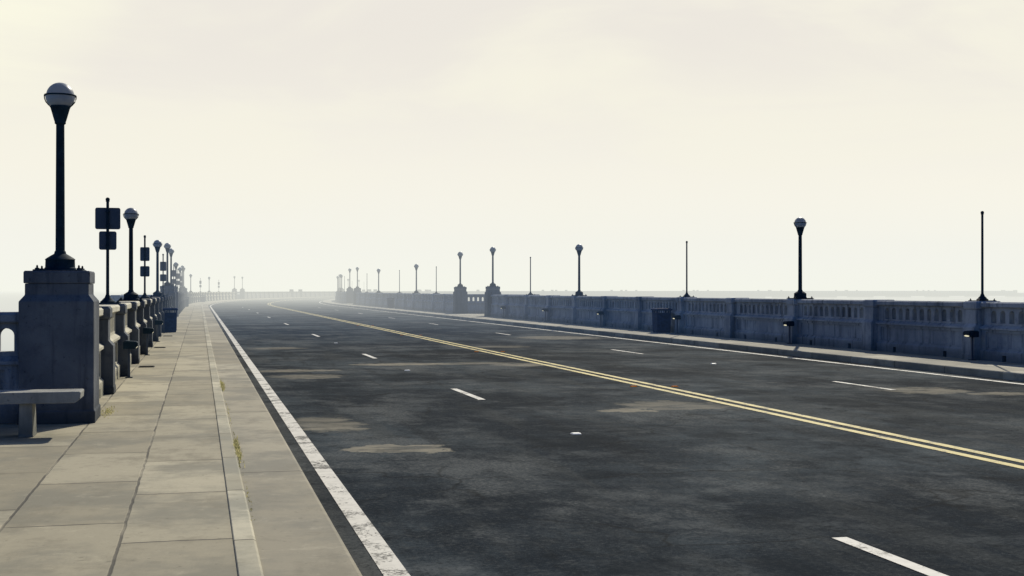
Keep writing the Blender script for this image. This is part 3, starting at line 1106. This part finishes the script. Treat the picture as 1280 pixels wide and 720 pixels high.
# ------------------------------------------------------------------ light
AZ, EL = R(28), R(35.0)
sun = bpy.data.lights.new('sun', 'SUN')
sun.energy = 4.6
sun.angle = R(0.6)
sun.color = (1.0, 0.92, 0.76)
so = bpy.data.objects.new('sun', sun)
COL.objects.link(so)
to_sun = Vector((math.sin(AZ) * math.cos(EL), math.cos(AZ) * math.cos(EL), math.sin(EL)))
so.rotation_euler = to_sun.to_track_quat('Z', 'Y').to_euler()
so.location = (0, 0, 60)

w = bpy.data.worlds.new('World')
scene.world = w
w.use_nodes = True
nt = w.node_tree
nt.nodes.clear()
g = G(nt)
out = g.n('ShaderNodeOutputWorld')
bg = g.n('ShaderNodeBackground')
sky = g.n('ShaderNodeTexSky', sky_type='NISHITA')
sky.sun_disc = False
sky.sun_elevation = EL
sky.sun_rotation = AZ
sky.air_density = 1.0
sky.dust_density = 1.5
sky.ozone_density = 1.5
D = g.n('ShaderNodeTexCoord').outputs['Generated']
dot = g.n('ShaderNodeVectorMath', operation='DOT_PRODUCT')
g.link(D, dot.inputs[0])
dot.inputs[1].default_value = (math.sin(AZ), math.cos(AZ), 0)
sp = g.n('ShaderNodeSeparateXYZ')
g.link(D, sp.inputs[0])
side = g.ramp(dot.outputs['Value'], 0.05, 0.72)
high = g.ramp(sp.outputs['Z'], 0.28, 0.80, 1.0, 0.0)
fac = g.math('MULTIPLY', side, high)
cl = g.noise(g.scaled(D, (3.0, 3.0, 11.0), (0.3, 0.1, 0.4)), 1.0, 5, 0.55, 0.5)
ul = g.n('ShaderNodeVectorMath', operation='DOT_PRODUCT')
g.link(D, ul.inputs[0])
ul.inputs[1].default_value = Vector((-0.15, 0.95, 0.235)).normalized()
glow = g.ramp(ul.outputs['Value'], 0.9925, 0.9995)
h_ = g.ramp(sp.outputs['Z'], 0.0, 0.21)
cream = g.mix(h_, (0.970, 0.948, 0.830), (0.842, 0.802, 0.735))
cream = g.mix(g.math('MULTIPLY', g.ramp(cl, 0.42, 0.66), g.math('MULTIPLY', h_, 0.75)), cream, (0.945, 0.92, 0.775))
cream = g.mix(g.math('MULTIPLY', glow, g.ramp(cl, 0.3, 0.6, 0.45, 0.95)), cream, (0.965, 0.945, 0.78))
skyc = g.mix(1.0, sky.outputs[0], (0.028, 0.050, 0.088), 'MULTIPLY')
c = g.mix(fac, skyc, cream)
g.link(c, bg.inputs['Color'])
bg.inputs['Strength'].default_value = 1.0
g.link(bg.outputs[0], out.inputs['Surface'])

# ------------------------------------------------------------------ camera
cam = bpy.data.cameras.new('camera')
co = bpy.data.objects.new('camera', cam)
COL.objects.link(co)
scene.camera = co
cam.sensor_width = 36
cam.lens = 36 * 1600 / 1280
cam.clip_start, cam.clip_end = 0.05, 30000
co.location = (0, 0, 1.65)
yaw = math.atan((640 - 249) / 1600)
co.rotation_euler = (PI / 2 + math.atan(3 / 1600), 0, -yaw)

scene.view_settings.view_transform = 'Standard'
scene.view_settings.look = 'None'
scene.view_settings.exposure = 0
scene.cycles.max_bounces = 6
scene.cycles.volume_bounces = 0
scene.cycles.transparent_max_bounces = 16
scene.render.resolution_x, scene.render.resolution_y = 1024, 576
